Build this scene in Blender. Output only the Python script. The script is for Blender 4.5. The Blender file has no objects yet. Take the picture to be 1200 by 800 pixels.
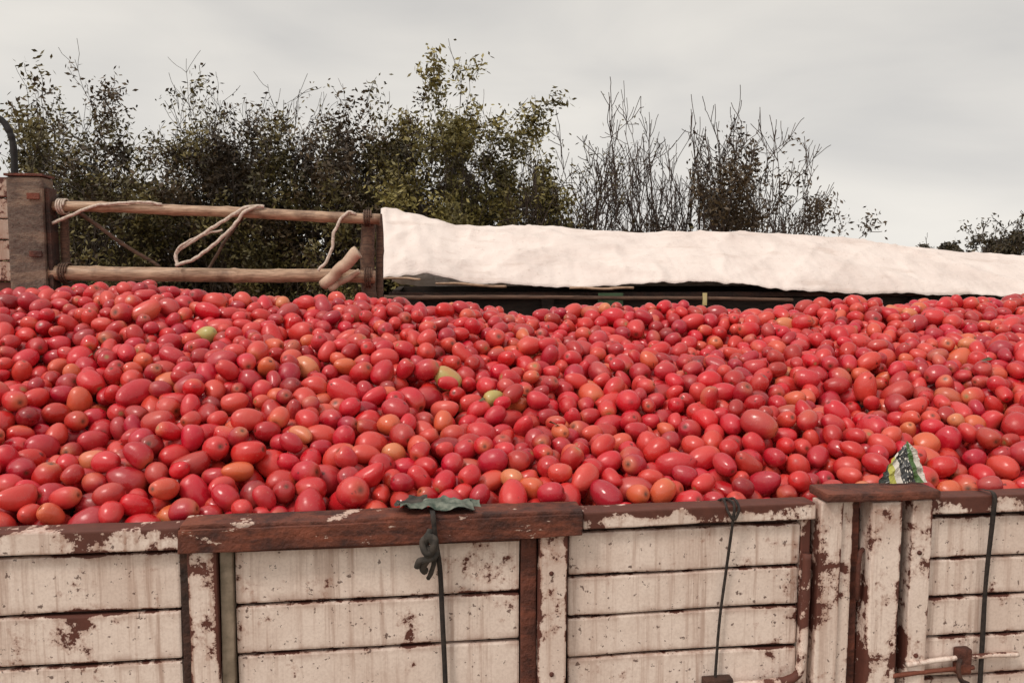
import bpy, bmesh, math, random
import numpy as np
from mathutils import Vector, Matrix, noise, Quaternion
random.seed(7); np.random.seed(7)
scene=bpy.context.scene
scene.view_settings.view_transform='Standard'
scene.view_settings.look='None'
scene.view_settings.exposure=0

# ------------------------------------------------------------ helpers
def link(o,parent=None):
    scene.collection.objects.link(o)
    if parent: o.parent=parent
    return o
def empty(name,loc=(0,0,0),rz=0,parent=None):
    e=bpy.data.objects.new(name,None); e.location=loc; e.rotation_euler=(0,0,rz); e.empty_display_size=.2
    return link(e,parent)
def mesh_obj(name,verts,faces,mats,parent=None,smooth=False,midx=None):
    me=bpy.data.meshes.new(name); me.from_pydata(verts,[],faces)
    if not isinstance(mats,(list,tuple)): mats=[mats]
    for m in mats: me.materials.append(m)
    if midx is not None: me.polygons.foreach_set('material_index',midx)
    if smooth: me.polygons.foreach_set('use_smooth',[True]*len(me.polygons))
    me.update()
    return link(bpy.data.objects.new(name,me),parent)
def box(name,x,y,z,mat,parent,bev=.003,warp=0.0,top_dx=0.0):
    bm=bmesh.new(); bmesh.ops.create_cube(bm,size=1)
    cx,cy,cz=(x[0]+x[1])/2,(y[0]+y[1])/2,(z[0]+z[1])/2
    for v in bm.verts:
        v.co=Vector((cx+v.co.x*(x[1]-x[0]),cy+v.co.y*(y[1]-y[0]),cz+v.co.z*(z[1]-z[0])))
    L=[x[1]-x[0],y[1]-y[0],z[1]-z[0]]; ax=L.index(max(L))
    n=int(L[ax]/.06)
    if warp>0 and n>1:
        es=[e for e in bm.edges if abs((e.verts[0].co-e.verts[1].co)[ax])>L[ax]*.9]
        bmesh.ops.subdivide_edges(bm,edges=es,cuts=min(n,60))
    if bev>0:
        es=[e for e in bm.edges if e.is_manifold and e.calc_face_angle(0)>.5]
        bmesh.ops.bevel(bm,geom=es,offset=min(bev,min(L)*.3),segments=2,affect='EDGES',profile=.6)
    for v in bm.verts:
        if warp>0:
            q=v.co*3.1+Vector((sum(map(ord,name))*.37,0,0)); w=noise.noise_vector(q)*warp+noise.noise_vector(v.co*11)*warp*.4
            v.co+=w
        if top_dx: v.co.x+=top_dx*(v.co.z-z[0])/(z[1]-z[0])
    me=bpy.data.meshes.new(name); bm.to_mesh(me); bm.free(); me.materials.append(mat)
    for p in me.polygons: p.use_smooth=False
    return link(bpy.data.objects.new(name,me),parent)
def tube_geo(V,F,pts,rad,sides=6,cap=True):
    base=len(V); n=len(pts); up=Vector((0.13,.31,.94)).normalized(); prev=None
    for i,p in enumerate(pts):
        t=(pts[min(i+1,n-1)]-pts[max(i-1,0)])
        if t.length<1e-9: t=Vector((0,0,1))
        t.normalize()
        a=prev if prev is not None else (up if abs(t.dot(up))<.95 else Vector((1,0,0)))
        a=(a-t*a.dot(t)).normalized(); prev=a; b=t.cross(a)
        r=rad[i] if hasattr(rad,'__len__') else rad
        for k in range(sides):
            an=2*math.pi*k/sides
            V.append(p+a*(math.cos(an)*r)+b*(math.sin(an)*r))
    for i in range(n-1):
        for k in range(sides):
            k2=(k+1)%sides
            F.append((base+i*sides+k,base+i*sides+k2,base+(i+1)*sides+k2,base+(i+1)*sides+k))
    if cap:
        F.append(tuple(base+k for k in range(sides))[::-1]); F.append(tuple(base+(n-1)*sides+k for k in range(sides)))
def smooth_pts(ctrl,n=10):
    c=[Vector(p) for p in ctrl]; c=[c[0]*2-c[1]]+c+[c[-1]*2-c[-2]]; out=[]
    for i in range(1,len(c)-2):
        for k in range(n):
            t=k/n; p0,p1,p2,p3=c[i-1],c[i],c[i+1],c[i+2]
            out.append(.5*((2*p1)+(p2-p0)*t+(2*p0-5*p1+4*p2-p3)*t*t+(3*p1-p0-3*p2+p3)*t**3))
    out.append(c[-2]); return out
def rope(name,ctrl,r,mat,parent,sides=8,n=10,jit=0.0):
    pts=smooth_pts(ctrl,n)
    pts=[p+noise.noise_vector(p*25)*jit for p in pts]
    V=[];F=[]; tube_geo(V,F,pts,[r*(1+.15*noise.noise(p*60)) for p in pts],sides)
    return mesh_obj(name,V,F,mat,parent,True)

# ------------------------------------------------------------ material helper
class M:
    def __init__(s,name,rough=.6):
        s.m=bpy.data.materials.new(name); s.m.use_nodes=True; s.t=s.m.node_tree; s.b=s.t.nodes['Principled BSDF']
        s.b.inputs['Roughness'].default_value=rough; s.tc=s.t.nodes.new('ShaderNodeTexCoord')
    def n(s,ty,**k):
        x=s.t.nodes.new(ty)
        for a,v in k.items(): setattr(x,a,v)
        return x
    def l(s,a,b): s.t.links.new(a,b)
    def noise(s,scale,detail=4,rough=.5,vec=(1,1,1),src='Object',off=(0,0,0)):
        mp=s.n('ShaderNodeMapping'); mp.inputs['Scale'].default_value=vec; mp.inputs['Location'].default_value=off
        s.l(s.tc.outputs[src],mp.inputs[0]); x=s.n('ShaderNodeTexNoise'); s.l(mp.outputs[0],x.inputs['Vector'])
        x.inputs['Scale'].default_value=scale; x.inputs['Detail'].default_value=detail; x.inputs['Roughness'].default_value=rough
        return x.outputs['Fac']
    def math(s,op,a,b=0.0,clamp=False):
        x=s.n('ShaderNodeMath',operation=op,use_clamp=clamp)
        for i,v in enumerate((a,b)):
            if isinstance(v,(int,float)): x.inputs[i].default_value=v
            else: s.l(v,x.inputs[i])
        return x.outputs[0]
    def ss(s,v,a,b,o0=0,o1=1):
        x=s.n('ShaderNodeMapRange',interpolation_type='SMOOTHSTEP')
        s.l(v,x.inputs[0]); x.inputs[1].default_value=a; x.inputs[2].default_value=b; x.inputs[3].default_value=o0; x.inputs[4].default_value=o1
        return x.outputs[0]
    def mix(s,f,a,b,mode='MIX'):
        x=s.n('ShaderNodeMix',data_type='RGBA',blend_type=mode)
        if isinstance(f,(int,float)): x.inputs[0].default_value=f
        else: s.l(f,x.inputs[0])
        for i,v in ((6,a),(7,b)):
            if isinstance(v,tuple): x.inputs[i].default_value=(*v[:3],1)
            else: s.l(v,x.inputs[i])
        return x.outputs[2]
    def col(s,c):
        if isinstance(c,tuple): s.b.inputs['Base Color'].default_value=(*c,1)
        else: s.l(c,s.b.inputs['Base Color'])
    def rough(s,v): s.l(v,s.b.inputs['Roughness'])
    def bump(s,h,strength=.4,dist=.003):
        x=s.n('ShaderNodeBump'); x.inputs['Strength'].default_value=strength; x.inputs['Distance'].default_value=dist
        s.l(h,x.inputs['Height']); s.l(x.outputs[0],s.b.inputs['Normal'])

def paint_mat(name,th=.66,axis='Z',edge=.10,ew=.06,paint=(.83,.685,.60),rust=(.055,.016,.010),low=0.0):
    m=M(name,.5)
    n1=m.noise(9,9,.70); n2=m.noise(38,6,.7,off=(3,1,7)); nn=m.math('ADD',m.math('MULTIPLY',n1,.7),m.math('MULTIPLY',n2,.3))
    cl=m.ss(m.noise(2.3,3,.5,off=(8,3,1)),.35,.7,-.035,.06)
    nn=m.math('ADD',nn,cl)
    sp=m.n('ShaderNodeSeparateXYZ'); m.l(m.tc.outputs['Generated'],sp.inputs[0]); g=sp.outputs[axis]
    e=m.math('MINIMUM',g,m.math('SUBTRACT',1,g)); e=m.ss(e,0,ew,edge,0)
    v=m.math('ADD',nn,e)
    if low:
        v=m.math('ADD',v,m.ss(g,.25,1.0,0,low))
    chip=m.ss(v,th,th+.008)
    halo=m.ss(v,th-.06,th+.01)
    streak=m.ss(m.noise(1,6,.70,vec=(50,50,1.8)),.49,.68)
    drip=m.ss(m.noise(1,6,.65,vec=(22,22,.9),off=(4,4,4)),.55,.66)
    big=m.ss(m.noise(4.2,4,.6,off=(5,5,5)),.42,.66)
    c=m.mix(m.math('MULTIPLY',streak,.44),paint,(.36,.20,.14))
    c=m.mix(m.math('MULTIPLY',drip,.50),c,(.26,.11,.06))
    c=m.mix(m.math('MULTIPLY',big,.28),c,(.46,.30,.23))
    gr=m.math('MULTIPLY',m.ss(m.math('MINIMUM',sp.outputs['Z'],m.math('SUBTRACT',1,sp.outputs['Z'])),0,.22,1,0),m.ss(m.noise(14,6,.7,vec=(1,1,.6),off=(7,7,2)),.38,.62))
    c=m.mix(m.math('MULTIPLY',gr,.55),c,(.27,.125,.08))
    fine=m.ss(m.noise(140,3,.6),.40,.64); c=m.mix(m.math('MULTIPLY',fine,.18),c,(.38,.25,.19))
    specks=m.ss(m.noise(62,3,.62,off=(1,9,2)),.645,.68); c=m.mix(m.math('MULTIPLY',specks,.8),c,(.07,.026,.017))
    c=m.mix(m.math('MULTIPLY',halo,.5),c,(.30,.11,.06))
    rc=m.mix(m.noise(30,5,.6),rust,tuple(x*2.8 for x in rust))
    c=m.mix(chip,c,rc); m.col(c)
    m.rough(m.math('ADD',m.math('MULTIPLY',chip,.3),.45))
    m.bump(m.math('ADD',m.math('MULTIPLY',chip,-1),m.math('MULTIPLY',n2,.7)),.6,.003)
    return m.m
P_plank=paint_mat('paint_plank',.618,'Z',.12,.07)
P_post=paint_mat('paint_post',.582,'X',.10,.16)
P_rail=paint_mat('paint_rail',.560,'Z',.05,.2,low=.10)
P_rail2=paint_mat('paint_rail_b',.575,'Z',.07,.25)
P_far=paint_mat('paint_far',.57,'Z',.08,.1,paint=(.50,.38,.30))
def rust_mat(name,a,b,paintfac=.0,r=.75):
    m=M(name,r); n=m.noise(14,8,.65); n2=m.noise(60,4,.6)
    c=m.mix(m.ss(n,.35,.65),a,b); c=m.mix(m.math('MULTIPLY',m.ss(n2,.5,.7),.5),c,tuple(x*.3 for x in a))
    c=m.mix(m.math('MULTIPLY',m.ss(m.noise(5,7,.7,vec=(.6,1,3),off=(2,7,4)),.48,.62),.6),c,(b[0]*1.9,b[1]*1.8,b[2]*1.6))
    if paintfac>0:
        c=m.mix(m.math('MULTIPLY',m.ss(m.noise(10,9,.7,vec=(1,1,2.5),off=(9,2,4)),.66-paintfac,.67-paintfac),.9),c,(.60,.44,.36))
    m.col(c); m.bump(m.math('ADD',n,m.math('MULTIPLY',n2,.5)),.9,.012); return m.m
RUST=rust_mat('rust_iron',(.055,.016,.010),(.13,.038,.022),.0)
RUSTP=rust_mat('rust_iron_painted',(.042,.012,.008),(.14,.038,.020),.055)
DARK=rust_mat('rust_dark',(.020,.009,.006),(.055,.022,.014))
GREYM=rust_mat('brown_metal',(.095,.060,.045),(.15,.105,.080))
def plain(name,c,c2,scale=20,rough=.7,bump=.3,vec=(1,1,1)):
    m=M(name,rough); n=m.noise(scale,6,.6,vec=vec); m.col(m.mix(m.ss(n,.3,.7),c,c2)); m.bump(n,bump,.003); return m.m
GREENGREY=plain('weathered_strip',(.16,.12,.08),(.32,.245,.18),25)
def bamboo():
    m=M('bamboo_cane',.5); n=m.noise(14,6,.6,vec=(1,8,8)); c=m.mix(m.ss(n,.3,.7),(.26,.15,.09),(.54,.36,.24))
    c=m.mix(m.math('MULTIPLY',m.ss(m.noise(5,6,.65,off=(3,3,3)),.48,.66),.7),c,(.11,.055,.03)); m.col(c); m.bump(n,.3,.003); return m.m
BAMBOO=bamboo()
WOODD=plain('old_timber',(.050,.025,.016),(.15,.08,.05),10,.8,.5,(1,9,9))
STUMPW=plain('peeled_wood',(.38,.25,.17),(.62,.46,.34),14,.7)
ROPEW=plain('rope_pale',(.40,.31,.25),(.72,.60,.51),90,.9,.6)
ROPED=plain('rope_dark',(.014,.010,.009),(.04,.028,.022),90,.9,.6)
BLACK=plain('black_pipe',(.006,.005,.005),(.014,.011,.010),20,.75)
RAG=plain('rag_cloth',(.035,.055,.04),(.20,.21,.17),35,.9,.5)
RAGD=plain('rag_dark',(.02,.018,.015),(.07,.055,.045),40,.9,.5)
RUBBER=plain('tyre_rubber',(.012,.012,.012),(.035,.03,.028),30,.85)
TIMBERDK=plain('dark_board',(.012,.008,.006),(.04,.024,.017),12,.85,.5,(1,6,6))

# ------------------------------------------------------------ world + sun
SUN_EL=math.radians(52); SUN_AZ=math.radians(226)
sd=Vector((math.sin(SUN_AZ)*math.cos(SUN_EL),math.cos(SUN_AZ)*math.cos(SUN_EL),math.sin(SUN_EL)))
w=bpy.data.worlds.new('World'); scene.world=w; w.use_nodes=True; t=w.node_tree; N=t.nodes; Lk=t.links.new
bg=N['Background']; bg.inputs['Strength'].default_value=.1
sky=N.new('ShaderNodeTexSky'); sky.sky_type='NISHITA'; sky.sun_disc=False; sky.sun_elevation=SUN_EL; sky.sun_rotation=SUN_AZ
hs=N.new('ShaderNodeHueSaturation'); hs.inputs['Saturation'].default_value=.15; Lk(sky.outputs[0],hs.inputs['Color'])
tc=N.new('ShaderNodeTexCoord'); mp=N.new('ShaderNodeMapping'); mp.inputs['Scale'].default_value=(1,1,3.4); mp.inputs['Rotation'].default_value=(0,.12,0); Lk(tc.outputs['Generated'],mp.inputs[0])
nz=N.new('ShaderNodeTexNoise'); nz.inputs['Scale'].default_value=2.6; nz.inputs['Detail'].default_value=6; nz.inputs['Roughness'].default_value=.45; nz.inputs['Distortion'].default_value=.3; Lk(mp.outputs[0],nz.inputs['Vector'])
cr=N.new('ShaderNodeValToRGB'); Lk(nz.outputs['Fac'],cr.inputs[0])
cr.color_ramp.elements[0].position=.33; cr.color_ramp.elements[0].color=(.625,.61,.59,1)
cr.color_ramp.elements[1].position=.66; cr.color_ramp.elements[1].color=(.82,.785,.73,1)
vd=N.new('ShaderNodeVectorMath'); vd.operation='DOT_PRODUCT'; vd.inputs[1].default_value=sd; Lk(tc.outputs['Generated'],vd.inputs[0])
mr=N.new('ShaderNodeMapRange'); mr.interpolation_type='SMOOTHSTEP'; Lk(vd.outputs['Value'],mr.inputs[0])
mr.inputs[1].default_value=.2; mr.inputs[2].default_value=1; mr.inputs[3].default_value=10.2; mr.inputs[4].default_value=19
sx_=N.new('ShaderNodeSeparateXYZ'); Lk(tc.outputs['Generated'],sx_.inputs[0])
mz=N.new('ShaderNodeMapRange'); Lk(sx_.outputs['Z'],mz.inputs[0]); mz.inputs[1].default_value=0; mz.inputs[2].default_value=.5; mz.inputs[3].default_value=1.10; mz.inputs[4].default_value=.90
mm=N.new('ShaderNodeMath'); mm.operation='MULTIPLY'; Lk(mr.outputs[0],mm.inputs[0]); Lk(mz.outputs[0],mm.inputs[1])
sc=N.new('ShaderNodeVectorMath'); sc.operation='SCALE'; Lk(cr.outputs[0],sc.inputs[0]); Lk(mm.outputs[0],sc.inputs['Scale'])
mx=N.new('ShaderNodeMix'); mx.data_type='RGBA'; mx.inputs[0].default_value=.95; Lk(hs.outputs[0],mx.inputs[6]); Lk(sc.outputs[0],mx.inputs[7])
Lk(mx.outputs[2],bg.inputs['Color'])
sl=bpy.data.lights.new('sun','SUN'); sl.energy=1.5; sl.angle=math.radians(10); sl.color=(1,.91,.82)
so=link(bpy.data.objects.new('sun',sl)); so.rotation_euler=sd.to_track_quat('Z','Y').to_euler(); so.location=(0,-5,8)

# ------------------------------------------------------------ camera
cam=bpy.data.cameras.new('camera'); co=link(bpy.data.objects.new('camera',cam)); cam.lens=28; cam.sensor_width=36
cam.clip_end=5000; cam.clip_start=.05
co.location=(0,0,2.2); co.rotation_euler=(math.radians(90-4.6),0,0); scene.camera=co

# ------------------------------------------------------------ ground
g=M('dry_ground',.95); c=g.mix(g.ss(g.noise(.35,8,.6),.35,.65),(.16,.11,.07),(.25,.19,.13)); c=g.mix(g.ss(g.noise(.06,5,.6),.5,.62),c,(.10,.10,.045)); g.col(c); g.bump(g.noise(3,8,.7),.6,.05)
V=[];F=[]
R=[0,3,6,10,16,25,40,70,140,400,2500]; S=48
for i,r in enumerate(R[1:]):
    for k in range(S):
        a=2*math.pi*k/S; x=r*math.cos(a); y=r*math.sin(a)
        V.append((x,y,(noise.noise(Vector((x*.3,y*.3,0)))*.05 if r<80 else 0)))
V.append((0,0,0)); ci=len(V)-1
for k in range(S): F.append((ci,k,(k+1)%S))
for i in range(len(R)-2):
    for k in range(S): F.append((i*S+k,(i+1)*S+k,(i+1)*S+(k+1)%S,i*S+(k+1)%S))
mesh_obj('ground',V,F,g.m,None,True)

# ------------------------------------------------------------ near truck
TH=math.radians(6.95)
truck=empty('cargo_truck',(-1.164,1.77,0),TH)
X0,X1=-1.9,4.6
box('side_backing',(X0,X1),(.016,.022),(.95,1.60),DARK,truck,0)
def panel(tag,x0,x1,zs):
    for i in range(len(zs)-1):
        box(f'{tag}_plank_{i+1}',(x0,x1),(-.006+random.uniform(-.002,.002),.0145),(zs[i+1]+.0038,zs[i]-.0035),P_plank,truck,.006,.0035)
Z1=[1.566,1.427,1.305,1.18,1.06,.95]
Z2=[1.575,1.462,1.357,1.25,1.14,1.04,.95]
panel('panel_a',-.30,.392,[1.566,1.425,1.303,1.18,1.06,.95])
panel('panel_z',-1.9,-.38,Z1)
box('post_z',(-.375,-.305),(-.035,.016),(.93,1.574),P_post,truck,.004,.002)
panel('panel_b',.516,1.190,Z1)
panel('panel_c',1.312,1.915,Z2)
panel('panel_d',2.262,2.98,Z2)
box('post_y',(2.985,3.06),(-.035,.016),(.93,1.58),P_post,truck,.004,.002)
panel('panel_e',3.065,4.6,Z2)
box('post_recess_1',(.394,.4135),(-.016,.016),(.94,1.571),DARK,truck,.003,.002)
box('post_1',(.4155,.481),(-.034,.016),(.93,1.571),P_post,truck,.004,.003)
box('post_strip_1',(.483,.512),(-.020,.016),(.93,1.571),GREENGREY,truck,.003,.002)
box('post_recess_2',(1.193,1.2315),(-.014,.016),(.94,1.571),RUST,truck,.004,.002)
box('post_2',(1.234,1.304),(-.036,.016),(.93,1.584),P_post,truck,.004,.003)
box('gate_stile_1',(1.945,2.005),(-.034,.016),(.93,1.634),P_post,truck,.004,.002,.012)
box('gate_stile_edge',(1.918,1.942),(-.012,.016),(.93,1.60),P_rail2,truck,.003,.002)
box('gate_stile_2',(2.012,2.045),(-.022,.016),(.93,1.634),P_post,truck,.004,.002,.006)
box('gate_recess',(2.047,2.078),(-.004,.016),(.93,1.634),RUST,truck,.003,.002)
box('gate_pillar',(2.081,2.165),(-.045,.02),(.93,1.632),P_post,truck,.008,.003,.008)
box('gate_gap',(2.176,2.198),(.0,.016),(.93,1.60),DARK,truck,.002)
box('gate_stile_3',(2.20,2.256),(-.034,.016),(.93,1.63),P_post,truck,.004,.002,.006)
box('rail_left',(X0,.400),(-.030,.034),(1.577,1.628),P_rail,truck,.004,.004)
box('rail_rusty',(.402,1.342),(-.040,.042),(1.582,1.634),RUSTP,truck,.005,.008)
box('rail_rusty_lip',(.404,1.338),(-.049,-.0415),(1.574,1.627),RUSTP,truck,.002,.007)
box('rail_mid',(1.345,1.944),(-.028,.034),(1.588,1.630),P_rail,truck,.004,.004)
box('rail_cap',(1.96,2.27),(-.052,.045),(1.637,1.660),RUST,truck,.006,.004)
box('rail_right',(2.262,X1),(-.028,.034),(1.588,1.634),P_rail,truck,.004,.004)
box('lip_b',(.516,1.19),(-.018,-.0085),(1.560,1.5735),RUST,truck,.001,.0015)
def bolt(x,z,y=-.036,r=.006):
    V=[];F=[]; tube_geo(V,F,[Vector((x,y+.004,z)),Vector((x,y-.004,z)),Vector((x,y-.0065,z))],[r,r,r*.5],8); mesh_obj('bolt',V,F,RUST,truck,True)
for x in (1.27,2.228):
    for z in (1.50,1.22): bolt(x+random.uniform(-.006,.006),z+random.uniform(-.02,.02),-.034)
rope('drop_rod',[(1.925,-.028,1.50),(1.922,-.03,1.36),(1.917,-.03,1.22),(1.895,-.03,1.175),(1.82,-.03,1.165),(1.72,-.03,1.163)],.0115,P_rail2,truck)
box('rod_bracket',(1.66,1.735),(-.036,-.008),(1.15,1.185),DARK,truck,.004,.002)
rope('latch_rod',[(2.20,-.042,1.198),(2.32,-.024,1.197),(2.44,-.024,1.20),(2.53,-.024,1.198)],.007,P_rail2,truck)
rope('latch_rod_lower',[(2.16,-.045,1.172),(2.28,-.03,1.17),(2.40,-.028,1.172)],.006,RUST,truck)
box('latch_plate',(2.352,2.392),(-.034,-.008),(1.155,1.225),RUST,truck,.006,.002)
rope('latch_handle',[(2.355,-.036,1.20),(2.34,-.05,1.185),(2.345,-.055,1.155),(2.37,-.05,1.14)],.006,DARK,truck)
rope('weld_hook',[(2.085,-.012,1.50),(2.066,-.03,1.49),(2.064,-.03,1.42),(2.07,-.02,1.37)],.006,RUST,truck)
def strap(name,pts,wd,mat,th=.003):
    ps=smooth_pts(pts,10); V=[];F=[]
    for i,p in enumerate(ps):
        an=noise.noise(p*9)*.5; dx=Vector((math.cos(an)*wd/2,math.sin(an)*wd/2,0)); dy=Vector((0,th,0))
        V+= [p-dx-dy,p+dx-dy,p+dx+dy,p-dx+dy]
    for i in range(len(ps)-1):
        for k in range(4): F.append((i*4+k,i*4+(k+1)%4,i*4+4+(k+1)%4,i*4+4+k))
    F.append((3,2,1,0)); b=(len(ps)-1)*4; F.append((b,b+1,b+2,b+3))
    return mesh_obj(name,V,F,mat,truck,True)
strap('tie_strap',[(.975,.05,1.632),(.977,.0,1.645),(.979,-.055,1.64),(.985,-.058,1.58),(.995,-.03,1.50),(1.0,-.022,1.38),(1.006,-.022,1.22),(1.01,-.022,1.0)],.012,ROPED)
rope('tie_knot',[(.96,-.060,1.60),(.985,-.072,1.59),(.975,-.07,1.565),(.955,-.06,1.575),(.965,-.068,1.60),(.985,-.07,1.575),(.965,-.065,1.55),(.958,-.055,1.525),(.962,-.045,1.51)],.0095,RAGD,truck,8,8,.007)
rope('tie_knot_b',[(.975,-.06,1.61),(.95,-.068,1.585),(.96,-.074,1.56),(.985,-.064,1.562),(.98,-.07,1.545),(.95,-.065,1.54),(.945,-.055,1.52)],.0075,RAGD,truck,8,8,.008)
rope('knot_tail',[(.975,-.06,1.56),(.982,-.05,1.53),(.972,-.04,1.50),(.965,-.03,1.48)],.006,RAGD,truck,6,8,.004)
rope('tie_rope',[(1.728,.04,1.63),(1.727,.0,1.639),(1.726,-.035,1.632),(1.722,-.034,1.58),(1.714,-.018,1.45),(1.70,-.018,1.32),(1.69,-.02,1.15),(1.68,-.02,1.0)],.0036,ROPED,truck,6)
rope('tie_rope_wrap',[(1.735,.04,1.628),(1.74,-.0,1.641),(1.738,-.036,1.625),(1.725,-.038,1.60),(1.71,-.034,1.62),(1.712,-.0,1.64),(1.712,.04,1.625)],.0035,ROPED,truck,6)
strap('webbing_strap',[(2.43,.04,1.634),(2.43,.0,1.642),(2.43,-.034,1.638),(2.43,-.034,1.58),(2.43,-.02,1.4),(2.428,-.02,1.2),(2.426,-.02,1.0)],.010,ROPED)
def crumple(name,cx,cy,cz,w_,d_,amp,mat,parent,seed,rot=(0,0,0),n=22):
    V=[];F=[]; Rm=Matrix.Rotation(rot[2],3,'Z')@Matrix.Rotation(rot[1],3,'Y')@Matrix.Rotation(rot[0],3,'X')
    for i in range(n+1):
        for j in range(n+1):
            u=(i/n-.5)*w_; v=(j/n-.5)*d_; q=Vector((u*16+seed,v*16,seed*1.7))
            nv=noise.noise_vector(q)*amp+noise.noise_vector(q*2.6)*amp*.45
            V.append(Vector((cx,cy,cz))+Rm@Vector((u+nv.x,v+nv.y,nv.z*1.3)))
    for i in range(n):
        for j in range(n):
            a=i*(n+1)+j; F.append((a,a+1,a+n+2,a+n+1))
    return mesh_obj(name,V,F,mat,parent,True)
crumple('rag_on_rail',.985,.0,1.650,.17,.08,.02,RAG,truck,3.1)
crumple('rag_tail',.93,.03,1.655,.07,.07,.018,RAGD,truck,8.3)
crumple('rag_fold',1.05,.015,1.648,.09,.05,.012,RAG,truck,5.3)
wm=M('printed_film',.35)
sp=wm.n('ShaderNodeSeparateXYZ'); wm.l(wm.tc.outputs['UV'],sp.inputs[0])
band=wm.math('ADD',sp.outputs['X'],wm.math('MULTIPLY',sp.outputs['Y'],.25))
cr2=wm.n('ShaderNodeValToRGB'); wm.l(band,cr2.inputs[0]); e=cr2.color_ramp; e.interpolation='CONSTANT'
e.elements[0].color=(.02,.025,.02,1); e.elements[1].position=.22; e.elements[1].color=(.36,.34,.06,1)
for pos,cc in ((.36,(.55,.50,.44)),(.50,(.03,.03,.03)),(.78,(.06,.12,.03)),(.92,(.55,.50,.44))):
    k=e.elements.new(pos); k.color=(*cc,1)
dots=wm.n('ShaderNodeTexVoronoi'); mpv=wm.n('ShaderNodeMapping'); mpv.inputs['Scale'].default_value=(26,9,1); wm.l(wm.tc.outputs['UV'],mpv.inputs[0]); wm.l(mpv.outputs[0],dots.inputs['Vector']); dots.inputs['Scale'].default_value=1
prt=wm.math('LESS_THAN',dots.outputs['Distance'],.28); dk=wm.math('MULTIPLY',wm.math('GREATER_THAN',band,.5),wm.math('LESS_THAN',band,.78))
wm.col(wm.mix(wm.math('MULTIPLY',prt,dk),cr2.outputs[0],(.65,.6,.52)))
wr=empty('plastic_wrapper',(0,0,0)); wr.location=(-1.164+2.205*.9927-.0*.121, 1.77+2.205*.121+.0*.99, 1.664); wr.rotation_euler=(0,0,TH)
V=[];F=[];UV=[];n=20
for i in range(n+1):
    for j in range(n+1):
        u=i/n; v=j/n
        x=(u-.5)*.135*(1-.45*v)+.02*v; z=v*.105*(1-.75*abs(u-.62)); y=.01+.03*v+.012*noise.noise(Vector((u*5,v*4,3)))+.010*abs(noise.noise(Vector((u*9+v*6,v*2,8))))
        V.append((x,y,z)); UV.append((u,v))
for i in range(n):
    for j in range(n): a=i*(n+1)+j; F.append((a,a+n+1,a+n+2,a+1))
fo=mesh_obj('film',V,F,wm.m,wr,False); ul=fo.data.uv_layers.new(name='UVMap')
for lp in fo.data.loops: ul.data[lp.index].uv=UV[lp.vertex_index]

box('bed_floor',(X0,X1),(.03,2.30),(.90,.948),TIMBERDK,truck,.003)
box('bed_edge_rail',(X0,X1),(-.03,.028),(.84,.926),RUST,truck,.005,.002)
for y in (.7,1.6): box('chassis_beam',(X0,X1),(y,y+.09),(.68,.795),DARK,truck,.005)
for i in range(9): box('cross_bearer',(X0+.3+i*.75,X0+.38+i*.75),(.032,2.3),(.80,.894),DARK,truck,.003)
def wheel(x,y,parent,r=.46,wd=.26):
    prof=[(.10,-.1),(.22,-.08),(.27,-.04),(.28,-wd/2),(r-.03,-wd/2),(r,-wd/2+.03),(r,wd/2-.03),(r-.03,wd/2),(.28,wd/2),(.10,wd/2-.05)]
    V=[];F=[];n=36
    for k in range(n):
        a=2*math.pi*k/n
        for rr,yy in prof:
            r2=rr*(1-.02*(k%2)) if rr>r-.01 else rr
            V.append((x+r2*math.cos(a),y+yy,.46+r2*math.sin(a)))
    m=len(prof); mi=[]
    for k in range(n):
        for j in range(m-1):
            F.append((k*m+j,((k+1)%n)*m+j,((k+1)%n)*m+j+1,k*m+j+1)); mi.append(1 if j<3 else 0)
    F.append(tuple(k*m for k in range(n))); mi.append(1)
    mesh_obj('wheel',V,F,[RUBBER,RUST],parent,True,mi)
for x in (.2,1.4,): 
    wheel(x,.2,truck); wheel(x,2.1,truck)
wheel(4.0,.2,truck); wheel(4.0,2.1,truck)
for x in (.2,1.4,4.0): rope('axle',[(x,.3,.46),(x,1.2,.46),(x,2.0,.46)],.06,DARK,truck)
box('far_side',(X0,X1),(2.305,2.335),(.95,1.75),P_far,truck,.004)
for i in range(5):
    box(f'headboard_plank_{i+1}',(-1.75,-1.036),(2.33,2.36),(2.18+i*.103,2.278+i*.103),P_far,truck,.006,.003)
box('headboard_lower',(-1.75,-1.036),(2.34,2.365),(1.0,2.176),P_far,truck,.004)
box('corner_box',(-1.030,-.862),(2.29,2.42),(1.0,2.69),GREYM,truck,.012,.004)
box('corner_box_cap',(-1.034,-.855),(2.285,2.425),(2.692,2.704),RUST,truck,.002)
box('corner_flange',(-.858,-.838),(2.31,2.40),(1.0,2.64),DARK,truck,.004,.003)
box('corner_hinge',(-.93,-.872),(2.276,2.286),(2.58,2.61),RUST,truck,.003,.002)
box('corner_hinge_b',(-.93,-.872),(2.276,2.286),(2.30,2.33),RUST,truck,.003,.002)
rope('exhaust_pipe',[(-1.03,2.38,2.60),(-1.025,2.38,2.72),(-1.025,2.38,2.85),(-1.045,2.38,2.93),(-1.09,2.38,2.985),(-1.2,2.38,3.02),(-1.35,2.38,3.03)],.016,BLACK,truck)
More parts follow.
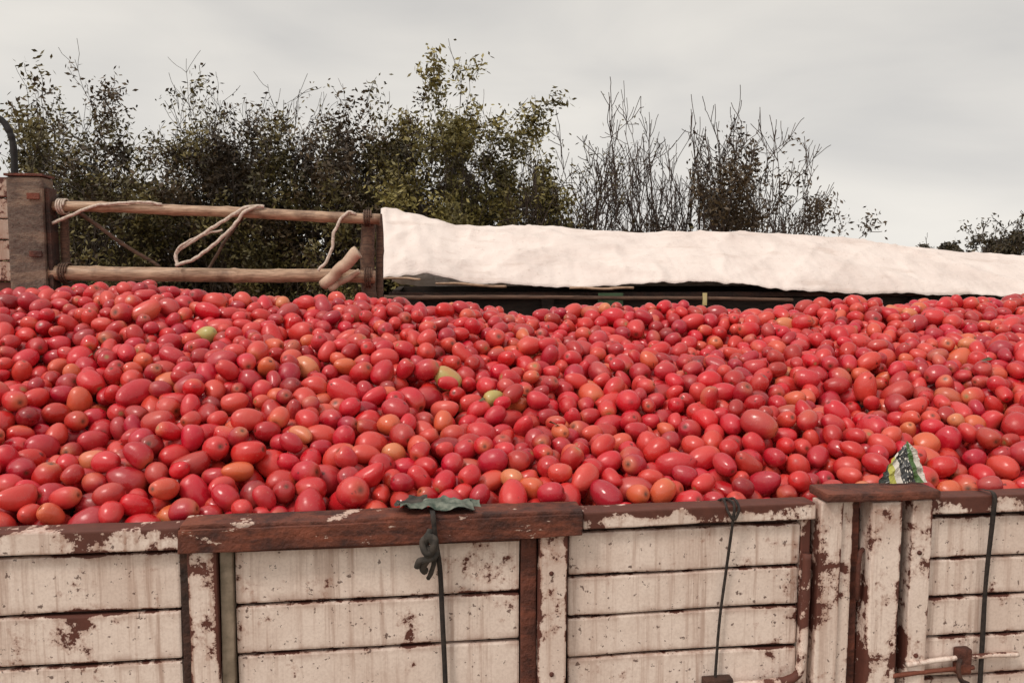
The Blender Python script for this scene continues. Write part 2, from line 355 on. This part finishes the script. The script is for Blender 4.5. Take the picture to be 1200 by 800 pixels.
def cane(name,p0,p1,r0,r1,mat,parent,nodes=8,bow=.01,seed=0):
    V=[];F=[];pts=[];rad=[]; n=nodes*8; p0=Vector(p0);p1=Vector(p1)
    for i in range(n+1):
        t_=i/n; p=p0.lerp(p1,t_)+Vector((0,0,1))*(-bow*math.sin(math.pi*t_))+noise.noise_vector(Vector((t_*3+seed,seed,0)))*.014
        ph=(t_*nodes+.18*math.sin(t_*9+seed))%1; kn=math.exp(-((min(ph,1-ph))/.05)**2)
        pts.append(p); rad.append((r0+(r1-r0)*t_)*(1+.16*kn))
    tube_geo(V,F,pts,rad,12); return mesh_obj(name,V,F,mat,parent,True)
cane('frame_pole_top',(-.845,2.36,2.553),(.765,2.36,2.505),.025,.028,BAMBOO,truck,6,.0,1)
cane('frame_pole_top_inner',(-.84,2.43,2.575),(.62,2.42,2.528),.022,.022,WOODD,truck,6,.0,4)
cane('frame_pole_bottom',(-.87,2.34,2.222),(.74,2.36,2.195),.038,.034,BAMBOO,truck,7,-.008,2)
cane('frame_post',(.695,2.40,1.75),(.70,2.40,2.50),.040,.036,WOODD,truck,4,0,3)
cane('frame_post_b',(.752,2.44,1.75),(.752,2.44,2.54),.022,.02,WOODD,truck,4,0,9)
cane('frame_post_c',(-.80,2.40,1.75),(-.815,2.40,2.60),.024,.02,WOODD,truck,4,0,6)
cane('frame_brace',(-.76,2.44,2.53),(-.38,2.46,2.25),.011,.009,WOODD,truck,4,0,7)
cane('frame_brace_b',(.05,2.46,2.52),(-.15,2.46,2.22),.008,.008,WOODD,truck,4,0,8)
cane('broken_stub',(.48,2.30,2.165),(.655,2.22,2.325),.028,.034,STUMPW,truck,2,0,12)
cane('stub_fork',(.50,2.3,2.14),(.66,2.30,2.235),.022,.012,STUMPW,truck,2,0,13)
rope('lashing_rope_a',[(-.86,2.33,2.46),(-.78,2.325,2.49),(-.66,2.32,2.545),(-.54,2.32,2.565),(-.44,2.33,2.575),(-.32,2.34,2.568)],.008,ROPEW,truck,8,10,.006)
rope('lashing_rope_b',[(-.24,2.30,2.26),(-.25,2.31,2.32),(-.17,2.31,2.38),(-.05,2.31,2.46),(.04,2.31,2.52),(.10,2.32,2.555),(.18,2.34,2.558)],.009,ROPEW,truck,8,10,.006)
rope('lashing_rope_b2',[(-.25,2.29,2.26),(-.17,2.29,2.285),(-.08,2.29,2.35),(.02,2.30,2.44),(.09,2.31,2.53),(.15,2.33,2.56)],.009,ROPEW,truck,8,10,.006)
rope('lashing_rope_b3',[(-.26,2.31,2.30),(-.23,2.30,2.35),(-.15,2.31,2.40),(-.02,2.31,2.44)],.006,ROPEW,truck,8,10,.006)
rope('lashing_rope_c',[(.45,2.30,2.23),(.49,2.30,2.28),(.52,2.31,2.35),(.53,2.31,2.42),(.56,2.32,2.49),(.60,2.33,2.535),(.64,2.34,2.53)],.008,ROPEW,truck,8,10,.006)
for k,(x,zc,r) in enumerate([(-.80,2.552,.032),(.70,2.508,.035),(.70,2.198,.043),(-.80,2.222,.045)]):
    pts=[]
    for i in range(40):
        a=i/39*2*math.pi*3.5; pts.append((x-.02+.04*i/39,2.365+(r+.006)*math.cos(a)*1.2,zc+(r+.004)*math.sin(a)))
    rope(f'lashing_{k+1}',pts,.005,WOODD if k else ROPEW,truck,6,2)

# ------------------------------------------------------------ tomato pile
def interp(x,xs,ys): return float(np.interp(x,xs,ys))
CX=[-2.0,-.8,-.2,.4,.9,1.5,2.3,3.0,4.5]; CZ=[2.135,2.15,2.18,2.125,2.115,2.05,2.075,2.105,2.12]
def surf(s,y):
    cz=interp(s,CX,CZ)-.03; z0=1.600+.012*math.sin(s*2.1)
    yy=min(max(y/1.65,0),1); gq=yy**.92
    gq=gq+.05*math.sin(math.pi*gq)
    z=z0+(cz-z0)*gq
    if y>1.65: z=cz-.10*((y-1.65)/.6)**1.5
    f=min(1,y/.3)
    z+=(.06*noise.noise(Vector((s*1.3,y*1.6,4.2)))+.034*noise.noise(Vector((s*4.5,y*4.5,1.2))))*f
    for hx,hy,hd,hr in ((.02,.50,.11,.17),(2.42,.62,.11,.16),(-.35,.95,.07,.2),(2.2,1.25,.05,.2),(.7,.8,.04,.15)):
        z-=hd*math.exp(-((s-hx)**2+(y-hy)**2)/hr**2)
    return z
RT=.0322
grid={}; CS=.088; toms=[]
YN=.070
def restz(s,y,r):
    i,j=int(s//CS),int(y//CS); best=surf(s,y)-.135
    for a in (i-1,i,i+1):
        for b in (j-1,j,j+1):
            for (ts,ty,tz,tr) in grid.get((a,b),()):
                d2=(ts-s)**2+(ty-y)**2; rr=tr+r
                if d2<rr*rr:
                    z=tz+math.sqrt(rr*rr-d2)
                    if z>best: best=z
    return best
SX0,SX1=-1.5,4.25
for it in range(15500):
    s=random.uniform(SX0,SX1); y=random.uniform(YN,2.2); r=RT*random.choice((.78,.86,.9,.95,1,1.04,1.1,1.18,1.28))
    z=restz(s,y,r)
    for st in (.04,.025,.012):
        for _ in range(4):
            a=random.random()*6.283; s2=s+st*math.cos(a); y2=min(max(y+st*math.sin(a),YN),2.2); z2=restz(s2,y2,r)
            if z2<z: s,y,z=s2,y2,z2
    if z>surf(s,y)+random.choice((-.03,-.01,.006,.012)): continue
    grid.setdefault((int(s//CS),int(y//CS)),[]).append((s,y,z,r)); toms.append((s,y,z,r))
print('TOMATOES',len(toms))
NS,NR=18,11
def template(seed):
    rn=random.Random(seed); el=rn.choice((1.15,1.3,1.4,1.55,1.28,1.46)); lob=rn.uniform(.0,.06); nl=rn.choice((2,3,4)); ph=rn.random()*6; asy=rn.uniform(-.14,.25); bend=rn.uniform(-.14,.14); sq=rn.uniform(.74,1.0)
    V=[];info=[]
    for i in range(NR+1):
        phi=math.pi*i/NR
        if i==0 or i==NR: ring=[0]
        else: ring=range(NS)
        for k in ring:
            ps=2*math.pi*k/NS; rr=max(math.sin(phi),0)**sq; cz=math.cos(phi)
            rr*=1+asy*cz*.6; rr*=1+lob*math.cos(nl*ps+ph)
            z=el*cz
            if i==0: z-=.16
            elif i==1: z-=.02; 
            if i==NR: z-=.02+max(0,asy)*.25
            V.append(((rr*math.cos(ps)+bend*z*z),rr*math.sin(ps),z)); info.append((i,ps))
    F=[]
    idx=lambda i,k: 0 if i==0 else (1+(NR-1)*NS if i==NR else 1+(i-1)*NS+k%NS)
    for k in range(NS): F.append((0,idx(1,k),idx(1,k+1)))
    for i in range(1,NR-1):
        for k in range(NS): F.append((idx(i,k),idx(i+1,k),idx(i+1,k+1),idx(i,k+1)))
    for k in range(NS): F.append((idx(NR-1,k),idx(NR,0),idx(NR-1,k+1)))
    return np.array(V),info,F
temps=[template(s) for s in range(20)]
F0=temps[0][2]; lv=np.array([v for f in F0 for v in f]); lt=np.array([len(f) for f in F0]); nv=len(temps[0][0])
allV=[];allC=[]
ringi=np.array([i for i,_ in temps[0][1]]); psi=np.array([p for _,p in temps[0][1]])
for (s,y,z,r) in toms:
    T=random.choice(temps)[0]*r*.95*random.uniform(.94,1.07)
    ax=Vector((random.gauss(0,1),random.gauss(0,1),random.gauss(0,.5))).normalized()
    q=ax.to_track_quat('Z','Y')@Quaternion((0,0,1),random.random()*6.28)
    Rm=np.array(q.to_matrix()); allV.append(T@Rm.T+np.array((s,y,z)))
    k=random.random()
    if k<.72: c=np.array((.49+random.uniform(-.14,.09),.013+random.uniform(-.005,.010),.020+random.uniform(-.006,.012)))
    elif k<.90: c=np.array((.57,.036+random.uniform(-.012,.015),.032))
    elif k<.972: c=np.array((.60,.080+random.uniform(-.025,.04),.042))
    elif k<.987: c=np.array((.61,.19,.08))
    elif k<.9895: c=np.array((.42,.36,.11))
    else: c=np.array((.26,.009,.014))
    C=np.tile(c,(nv,1))
    amt=random.choice((0,0,0,.1,.18,.32,.5)); d=np.clip((np.cos(psi-random.random()*6.28)*np.sin(np.pi*ringi/NR)-.1),0,1)
    tgt=np.array((.61,.21,.10)) if random.random()<.38 else np.array((.61,.11,.08))
    C=C*(1-amt*d[:,None])+tgt*(amt*d[:,None])
    sh=np.clip(1-(ringi-1)/2.5,0,1)*random.choice((0,0,.1,.25,.45))
    C=C*(1-sh[:,None])+np.array((.60,.23,.09))*sh[:,None]
    C[0]=(.06,.03,.012) if random.random()<.8 else (.28,.22,.08)
    C[-1]=C[-1]*.6
    allC.append(C)
nt=len(toms); allV=np.concatenate(allV).astype(np.float32); allC=np.concatenate(allC)
me=bpy.data.meshes.new('tomatoes'); me.vertices.add(nt*nv); me.vertices.foreach_set('co',allV.ravel())
L=(np.tile(lv,nt)+np.repeat(np.arange(nt)*nv,len(lv))).astype(np.int32)
lts=np.tile(lt,nt); ls=np.concatenate(([0],np.cumsum(lts)[:-1])).astype(np.int32)
me.loops.add(len(L)); me.loops.foreach_set('vertex_index',L)
me.polygons.add(len(lts)); me.polygons.foreach_set('loop_start',ls)
me.polygons.foreach_set('use_smooth',np.ones(len(lts),dtype=bool))
me.update(calc_edges=True)
at=me.color_attributes.new('tint','FLOAT_COLOR','POINT'); at.data.foreach_set('color',np.concatenate((allC,np.ones((len(allC),1))),1).astype(np.float32).ravel())
tm=M('tomato_skin',.36)
a=tm.n('ShaderNodeAttribute',attribute_name='tint')
nb=tm.noise(24,3,.5); nf=tm.noise(160,3,.6)
c=tm.mix(tm.math('MULTIPLY',tm.ss(nb,.5,.75),.25),a.outputs['Color'],(.61,.09,.06))
c=tm.mix(tm.math('MULTIPLY',tm.ss(nf,.60,.73),.28),c,(.61,.27,.19))
c=tm.mix(tm.math('MULTIPLY',tm.ss(tm.noise(38,2,.5,off=(4,4,4)),.71,.77),.75),c,(.05,.012,.01))
tm.col(c); tm.rough(tm.ss(nb,.3,.7,.22,.44)); tm.bump(tm.noise(50,2,.5),.18,.006)
tm.b.inputs['Specular IOR Level'].default_value=.6
me.materials.append(tm.m)
pile=bpy.data.objects.new('tomato_pile',me); link(pile); pile.location=truck.location; pile.rotation_euler=truck.rotation_euler
V=[];F=[];nx,ny=120,44
for i in range(nx+1):
    for j in range(ny+1):
        s=SX0-.2+(SX1-SX0+.3)*i/nx; y=.03+2.26*j/ny; V.append((s,y,surf(s,y)-.125))
for i in range(nx):
    for j in range(ny): a_=i*(ny+1)+j; F.append((a_,a_+ny+1,a_+ny+2,a_+1))
mesh_obj('pile_core',V,F,plain('pit_shade_red',(.012,.001,.001),(.04,.004,.003)),pile,True)  # underlay sheet; deep shade between tomatoes is painted into its near-black red
V=[];F=[]
for _ in range(26):
    s=random.uniform(-1,4); y=random.uniform(.1,1.6); z=restz(s,y,.004)+.002; a0=random.random()*6.28; ln=random.uniform(.012,.026)
    d=Vector((math.cos(a0),math.sin(a0),random.uniform(-.1,.5)))*ln; e_=Vector((-math.sin(a0),math.cos(a0),.3))*ln*.35; p=Vector((s,y,z)); b=len(V)
    V+=[p-d,p-d*.3+e_,p+d*.4+e_*.8+Vector((0,0,.006)),p+d,p+d*.4-e_*.8,p-d*.3-e_]; F+=[(b,b+1,b+2,b+5),(b+2,b+3,b+4,b+5)]
mesh_obj('leaf_scraps',V,F,plain('leaf_scrap',(.03,.035,.012),(.13,.12,.05),30),pile,True)

# ------------------------------------------------------------ second truck with tarpaulin
t2=empty('covered_truck',truck.location,TH)
box('body_side',(.80,7.2),(3.22,3.27),(.95,2.07),TIMBERDK,t2,.005)
for i in range(8): box('body_post',(.9+i*.85,.98+i*.85),(3.165,3.217),(.9,2.065),TIMBERDK,t2,.005,.003)
box('body_top_rail',(.78,7.2),(3.15,3.28),(2.072,2.105),DARK,t2,.005,.003)
box('body_end',(.80,.85),(3.29,5.3),(.95,2.12),TIMBERDK,t2,.005)
box('body_far_side',(.80,7.2),(5.32,5.37),(.95,2.12),TIMBERDK,t2,.005)
box('body_floor',(.80,7.2),(3.29,5.3),(.90,.945),TIMBERDK,t2,.005)
for y in (3.9,4.7): box('chassis_beam',(.8,7.2),(y,y+.09),(.68,.895),DARK,t2,.005)
for x in (1.6,2.8,6.0): wheel(x,3.4,t2); wheel(x,5.1,t2); rope('axle',[(x,3.5,.46),(x,4.2,.46),(x,5.0,.46)],.06,DARK,t2)
cane('tarp_stick',(1.06,3.00,2.160),(1.50,3.01,2.142),.008,.008,BAMBOO,t2,3,0,21)
cane('tarp_stick_b',(1.90,3.00,2.132),(2.32,3.01,2.130),.008,.008,BAMBOO,t2,3,0,22)
cane('tarp_stick_c',(.74,3.00,2.19),(.98,3.01,2.185),.007,.007,BAMBOO,t2,3,0,23)
box('marker_peg',(2.775,2.80),(3.02,3.04),(2.02,2.10),plain('peg_yellow',(.5,.38,.15),(.6,.5,.26)),t2,.003)
box('green_board',(2.10,2.26),(3.06,3.08),(1.9,2.10),plain('green_board_paint',(.03,.07,.03),(.07,.12,.06)),t2,.003)
cane('loose_cane',(.75,3.0,2.09),(3.4,3.06,2.05),.014,.012,WOODD,t2,9,0,25)
K=1.06
TX=[.5,.76,.96,1.24,1.90,2.50,3.50,4.14,4.80,5.50,7.3]; TZ=[2.63,2.655,2.632,2.555,2.557,2.515,2.525,2.49,2.42,2.365,2.33]
BX=[.5,.72,1.015,1.29,1.98,2.3,2.66,3.0,3.22,3.6,4.2,5.06,7.3]; BZ=[2.18,2.19,2.222,2.165,2.14,2.148,2.178,2.165,2.135,2.10,2.095,2.07,2.06]
V=[];F=[];nu,nvv=460,56
def nz3(x,y,z): return noise.noise(Vector((x,y,z)))
for i in range(nu+1):
    s=.73+(7.2-.73)*i/nu; zt=2.2+(interp(s,TX,TZ)-2.2)*K+.010*nz3(s*3,0,0)+.004*nz3(s*11,2,0)
    zb=interp(s,BX,BZ)+.020*nz3(s*2.4,4,0)+.012*nz3(s*7,4,5)+.006*nz3(s*22,4,5)
    for j in range(nvv+1):
        v=j/nvv
        if v<.5:
            q=v/.5; y=3.06+.78*q; z=zb+(zt-zb)*(q+.06*math.sin(q*math.pi)); edge=min(1,q*8)*min(1,(1-q)*6+.15)
        else:
            q=(v-.5)/.5; y=3.84+1.60*q; z=zt-.01-.12*q-.40*max(0,(q-.85)/.15)**2; edge=.6
        lf=math.exp(-(s-.73)/.3)
        c1=1-abs(nz3(s*1.1+v*4.2,v*1.6,2.0))*3.4; c2=1-abs(nz3(s*2.8-v*5,v*3,7))*3.4; c3=1-abs(nz3(s*.9-v*1.5,v*6,11))*4
        fold=(.026*max(c1,0)**3+.014*max(c2,0)**3+.018*max(c3,0)**3+.016*nz3(s*1.8,v*2.5,5)+.0015*nz3(s*24,v*9,3))*edge+lf*.026*nz3(s*14,v*9,1)
        hem=math.exp(-v*16); fold+=hem*.012*nz3(s*11,0,1)
        y-=fold*.7; z+=fold*.8
        xo=s+(.02*math.sin(v*9)+.012*nz3(0,v*8,5))*lf-.03*(1-min(1,v*2))*lf
        V.append((xo,y,z))
for i in range(nu):
    for j in range(nvv): a_=i*(nvv+1)+j; F.append((a_,a_+nvv+1,a_+nvv+2,a_+1))
tp=M('tarp_fabric',.7); c=tp.mix(tp.ss(tp.noise(2.2,6,.6),.4,.75),(.76,.66,.61),(.63,.53,.485)); c=tp.mix(tp.math('MULTIPLY',tp.ss(tp.noise(1,6,.65,vec=(2,7,9)),.54,.72),.35),c,(.42,.30,.24)); c=tp.mix(tp.math('MULTIPLY',tp.ss(tp.noise(30,4,.7),.60,.70),.3),c,(.38,.27,.22)); tp.col(c); tp.bump(tp.noise(6,5,.6,vec=(1,1,2)),.4,.04)
tarp=mesh_obj('tarpaulin',V,F,tp.m,t2,True)
sm=tarp.modifiers.new('thick','SOLIDIFY'); sm.thickness=.004

# ------------------------------------------------------------ trees
def leafmat(name,a,b,br=.55):
    m=M(name,.6); gm=m.n('ShaderNodeNewGeometry'); c=m.mix(gm.outputs['Random Per Island'],a,b)
    c=m.mix(m.ss(m.noise(1.4,3,.5),.4,.65),c,tuple(x*br for x in a)); m.col(c)
    return m.m
LF_OLIVE=leafmat('leaf_olive',(.085,.066,.017),(.19,.148,.042))
LF_DARK=leafmat('leaf_brown',(.048,.027,.011),(.10,.062,.023))
LF_YEL=leafmat('leaf_yellowgreen',(.15,.125,.030),(.32,.26,.08))
LF_DEEP=leafmat('leaf_deep',(.034,.025,.009),(.082,.058,.020))
BARK=plain('bark',(.022,.013,.008),(.055,.034,.022),12)
BARKG=plain('bark_grey',(.035,.021,.015),(.075,.048,.036),12)
def leaves_to(V,F,MI,pts,size,mi,asp=.42):
    for p in pts:
        l=size*random.uniform(.6,1.3); d=Vector((random.gauss(0,1),random.gauss(0,1),random.gauss(-.25,.8))).normalized()*l*.5
        e_=d.cross(Vector((random.gauss(0,1),random.gauss(0,1),random.gauss(0,1)))).normalized()*l*asp*.5
        b=len(V); V+=[p-d,p+e_,p+d,p-e_]; F.append((b,b+1,b+2,b+3)); MI.append(mi)
def tree(name,px,depth,top_y,width,leaf=None,dens=8,stems=7,lsize=.075,bark=None,seed=0,lean=0.0,maxl=3,leafzone=(0,1),leaf2=None,r0=.035,curl=.0,tipr=.0035,nb=(2,4),kmax=1.2,ang=(20,52),kp=99.85,splay=1.0):
    random.seed(seed)
    X=(px-600)/933*depth; H=2.2+(325-top_y)/933*depth
    W=width/933*depth/2
    BR=[];LP=[]
    def grow(p,d,Ln,r,lvl):
        n=7 if lvl==0 else 5 if lvl<3 else 4; pts=[p.copy()]; rad=[r]; dirs=[d.copy()]
        wob=.10 if lvl==0 else .17
        bendv=Vector((random.gauss(0,1),random.gauss(0,1),0))*curl
        for i in range(n):
            d=(d+Vector((random.gauss(0,wob),random.gauss(0,wob),random.gauss(0,wob*.6)+ (.07 if lvl>0 else .02)))+bendv*.1).normalized()
            p=p+d*(Ln/n); pts.append(p.copy()); rad.append(max(r*(1-.75*(i+1)/n),tipr)); dirs.append(d.copy())
        BR.append((pts,rad,6 if lvl==0 else 4 if lvl==1 else 3,lvl))
        if lvl<maxl:
            nc=random.randint(5,7) if lvl==0 else random.randint(*nb)
            for c_ in range(nc):
                tt=random.uniform(.28 if lvl==0 else .15,1); i=min(int(tt*n),n-1); f=tt*n-i; q=pts[i].lerp(pts[i+1],f); dd=dirs[i+1]
                ax=dd.cross(Vector((random.gauss(0,1),random.gauss(0,1),random.gauss(0,1)))).normalized()
                nd=(Quaternion(ax,math.radians(random.uniform(*ang)))@dd)
                grow(q,nd,Ln*random.uniform(.36,.58)*(1 if lvl else .8),max(rad[i]*.62,tipr*1.2),lvl+1)
    for k in range(stems):
        a=2*math.pi*(k+random.random()*.6)/stems; tilt=random.uniform(.15,1.0)*splay
        sx=W/H*1.0*tilt*math.cos(a)+lean; sy=W/H*1.0*tilt*math.sin(a)
        d=Vector((sx,sy,1)).normalized(); Ls=H*random.uniform(.66,.86)
        grow(Vector((random.gauss(0,.12),random.gauss(0,.12),-.05)),d,Ls,r0*random.uniform(.7,1.2),0)
    P=np.array([p for b in BR for p in b[0]]); kz=H/np.percentile(P[:,2],kp); kx=(W+abs(lean)*H*.5)/max(np.percentile(np.abs(P[:,0]),95),.01); kx=min(kx,kmax)
    def tf(p): return Vector((p.x*kx,p.y*kx,p.z*kz))
    V=[];F=[];MI=[]
    for pts,rad,sd_,lvl in BR:
        pts=[tf(p) for p in pts]; b0=len(F); tube_geo(V,F,pts,rad,sd_,False); MI.extend([0]*(len(F)-b0))
        if leaf and lvl>=maxl-1:
            for i in range(1,len(pts)):
                hz=pts[i].z/H
                if hz<leafzone[0] or hz>leafzone[1]+random.gauss(0,.05): continue
                cl=noise.noise(pts[i]*1.5+Vector((seed,0,0)))
                if cl<-.12+random.uniform(-.1,.1): continue
                for _ in range(int(dens*random.uniform(.3,1.0)*(1.3 if cl>.1 else .8))):
                    LP.append(pts[i]+Vector((random.gauss(0,.08),random.gauss(0,.08),random.gauss(0,.07))))
    if leaf:
        h=len(LP)//3 if leaf2 else 0
        LP.sort(key=lambda p: noise.noise(p*1.3+Vector((0,seed,0)))+random.gauss(0,.1))
        leaves_to(V,F,MI,LP[h:],lsize,1)
        if h: leaves_to(V,F,MI,LP[:h],lsize,2)
    mats=[bark or BARK]+([leaf] if leaf else [])+([leaf2] if leaf2 else [])
    o=mesh_obj(name,V,F,mats,None,False,MI); o.location=(X,depth,0); return o
tree('leafy_tree',115,12.0,84,180,LF_OLIVE,12,10,.08,seed=11,leaf2=LF_DARK)
tree('leafy_tree',70,12.6,112,100,LF_OLIVE,13,8,.08,seed=12)
tree('leafy_tree',210,12.4,96,160,LF_OLIVE,9,10,.075,seed=13,leaf2=LF_DARK,leafzone=(0,.90))
tree('leafy_tree',300,12.0,80,170,LF_DARK,9,11,.08,seed=14,leaf2=LF_OLIVE,leafzone=(0,.84),nb=(3,4))
tree('leafy_tree',260,12.9,112,120,LF_OLIVE,8,7,.08,seed=42,leaf2=LF_DARK,leafzone=(0,.9))
tree('leafy_tree',375,12.5,112,120,LF_DARK,10,8,.08,seed=43,leaf2=LF_OLIVE,leafzone=(0,.9))
tree('leafy_tree',435,12.3,114,140,LF_DARK,16,9,.085,seed=15,leaf2=LF_OLIVE)
tree('leafy_tree',545,11.8,80,150,LF_YEL,12,9,.085,seed=16,leaf2=LF_OLIVE)
tree('leafy_tree',490,12.8,122,120,LF_DARK,14,7,.085,seed=17,leaf2=LF_YEL)
tree('leafy_tree',605,12.4,124,100,LF_YEL,11,7,.085,seed=18,leaf2=LF_OLIVE,leafzone=(0,.92))
BT=dict(bark=BARKG,tipr=.0055,kp=98.8,ang=(22,58))
tree('bare_tree',675,12.0,146,150,LF_OLIVE,2,9,.06,seed=21,nb=(2,4),**BT)
tree('bare_tree',740,12.3,142,180,None,0,10,seed=22,nb=(3,4),curl=.6,**BT)
tree('bare_tree',800,12.8,158,160,None,0,9,seed=25,nb=(3,4),curl=.5,**BT)
tree('bare_tree',855,12.0,156,170,LF_DARK,7,8,.08,seed=23,leafzone=(.66,.96),nb=(3,4),kmax=1.4,**BT)
tree('bare_tree',895,12.9,180,150,LF_DARK,2,8,.07,seed=27,nb=(2,4),curl=.5,kmax=1.5,**BT)
tree('bare_tree',940,12.2,184,170,None,0,12,seed=28,curl=.9,nb=(3,4),kmax=1.8,splay=1.9,**BT)
random.seed(50)
V=[];F=[];MI=[];A=[];B=[]
HX=[-14,-7.4,-5.5,-2.5,.4,.9,2.5,3.8,4.9,5.4]; HZ=[3.2,3.6,3.8,4.0,3.8,3.1,2.9,2.85,2.6,1.6]
for _ in range(60000):
    x=random.uniform(-11,5.8); y=random.gauss(13.6,.7); hz=interp(x,HX,HZ)*(1+.22*noise.noise(Vector((x*.9,y*.5,0)))+.12*noise.noise(Vector((x*3.3,y,5))))
    z=hz*(.3+.7*random.random()**.8)
    if noise.noise(Vector((x*2,y*2,z*2)))<-.12+.15*(z/hz): continue
    k=noise.noise(Vector((x*1.1,y,z*1.1)))+random.gauss(0,.12)
    (A if k>.12 else B).append(Vector((x,y,z)))
leaves_to(V,F,MI,A,.13,0,.5); leaves_to(V,F,MI,B,.13,1,.5)
for _ in range(320):
    x=random.uniform(-11,5.6); y=random.gauss(13.2,.5); h=interp(x,HX,HZ)*random.uniform(.7,1.15); p=Vector((x,y,0)); d=Vector((random.gauss(0,.16),random.gauss(0,.1),1)).normalized(); pts=[p]
    for i in range(6): d=(d+Vector((random.gauss(0,.1),random.gauss(0,.1),.02))).normalized(); p=p+d*h/6; pts.append(p)
    b0=len(F); tube_geo(V,F,pts,[.014-.0018*i for i in range(7)],3,False); MI+=[2]*(len(F)-b0)
mesh_obj('undergrowth_thicket',V,F,[LF_OLIVE,LF_DEEP,BARK],None,False,MI)
tree('distant_tree',1165,30,268,120,LF_DEEP,14,7,.16,seed=31,r0=.05,leafzone=(0,.92),tipr=.01)
tree('distant_tree',1190,28,250,90,LF_DEEP,3,6,.14,seed=32,r0=.05,tipr=.01)
tree('distant_tree',1105,34,276,90,LF_DEEP,14,6,.18,seed=33,r0=.05,tipr=.01)
random.seed(60); V=[];F=[];MI=[];A=[]
for _ in range(20000):
    x=random.uniform(-130,150); y=random.uniform(80,90); hz=4.2*(1+.5*noise.noise(Vector((x*.08,0,0)))+.35*noise.noise(Vector((x*.4,3,0)))); A.append(Vector((x,y,hz*random.random()**.8)))
leaves_to(V,F,MI,A,1.1,0,.6)
mesh_obj('distant_tree_line',V,F,[LF_DEEP],None,False,MI)
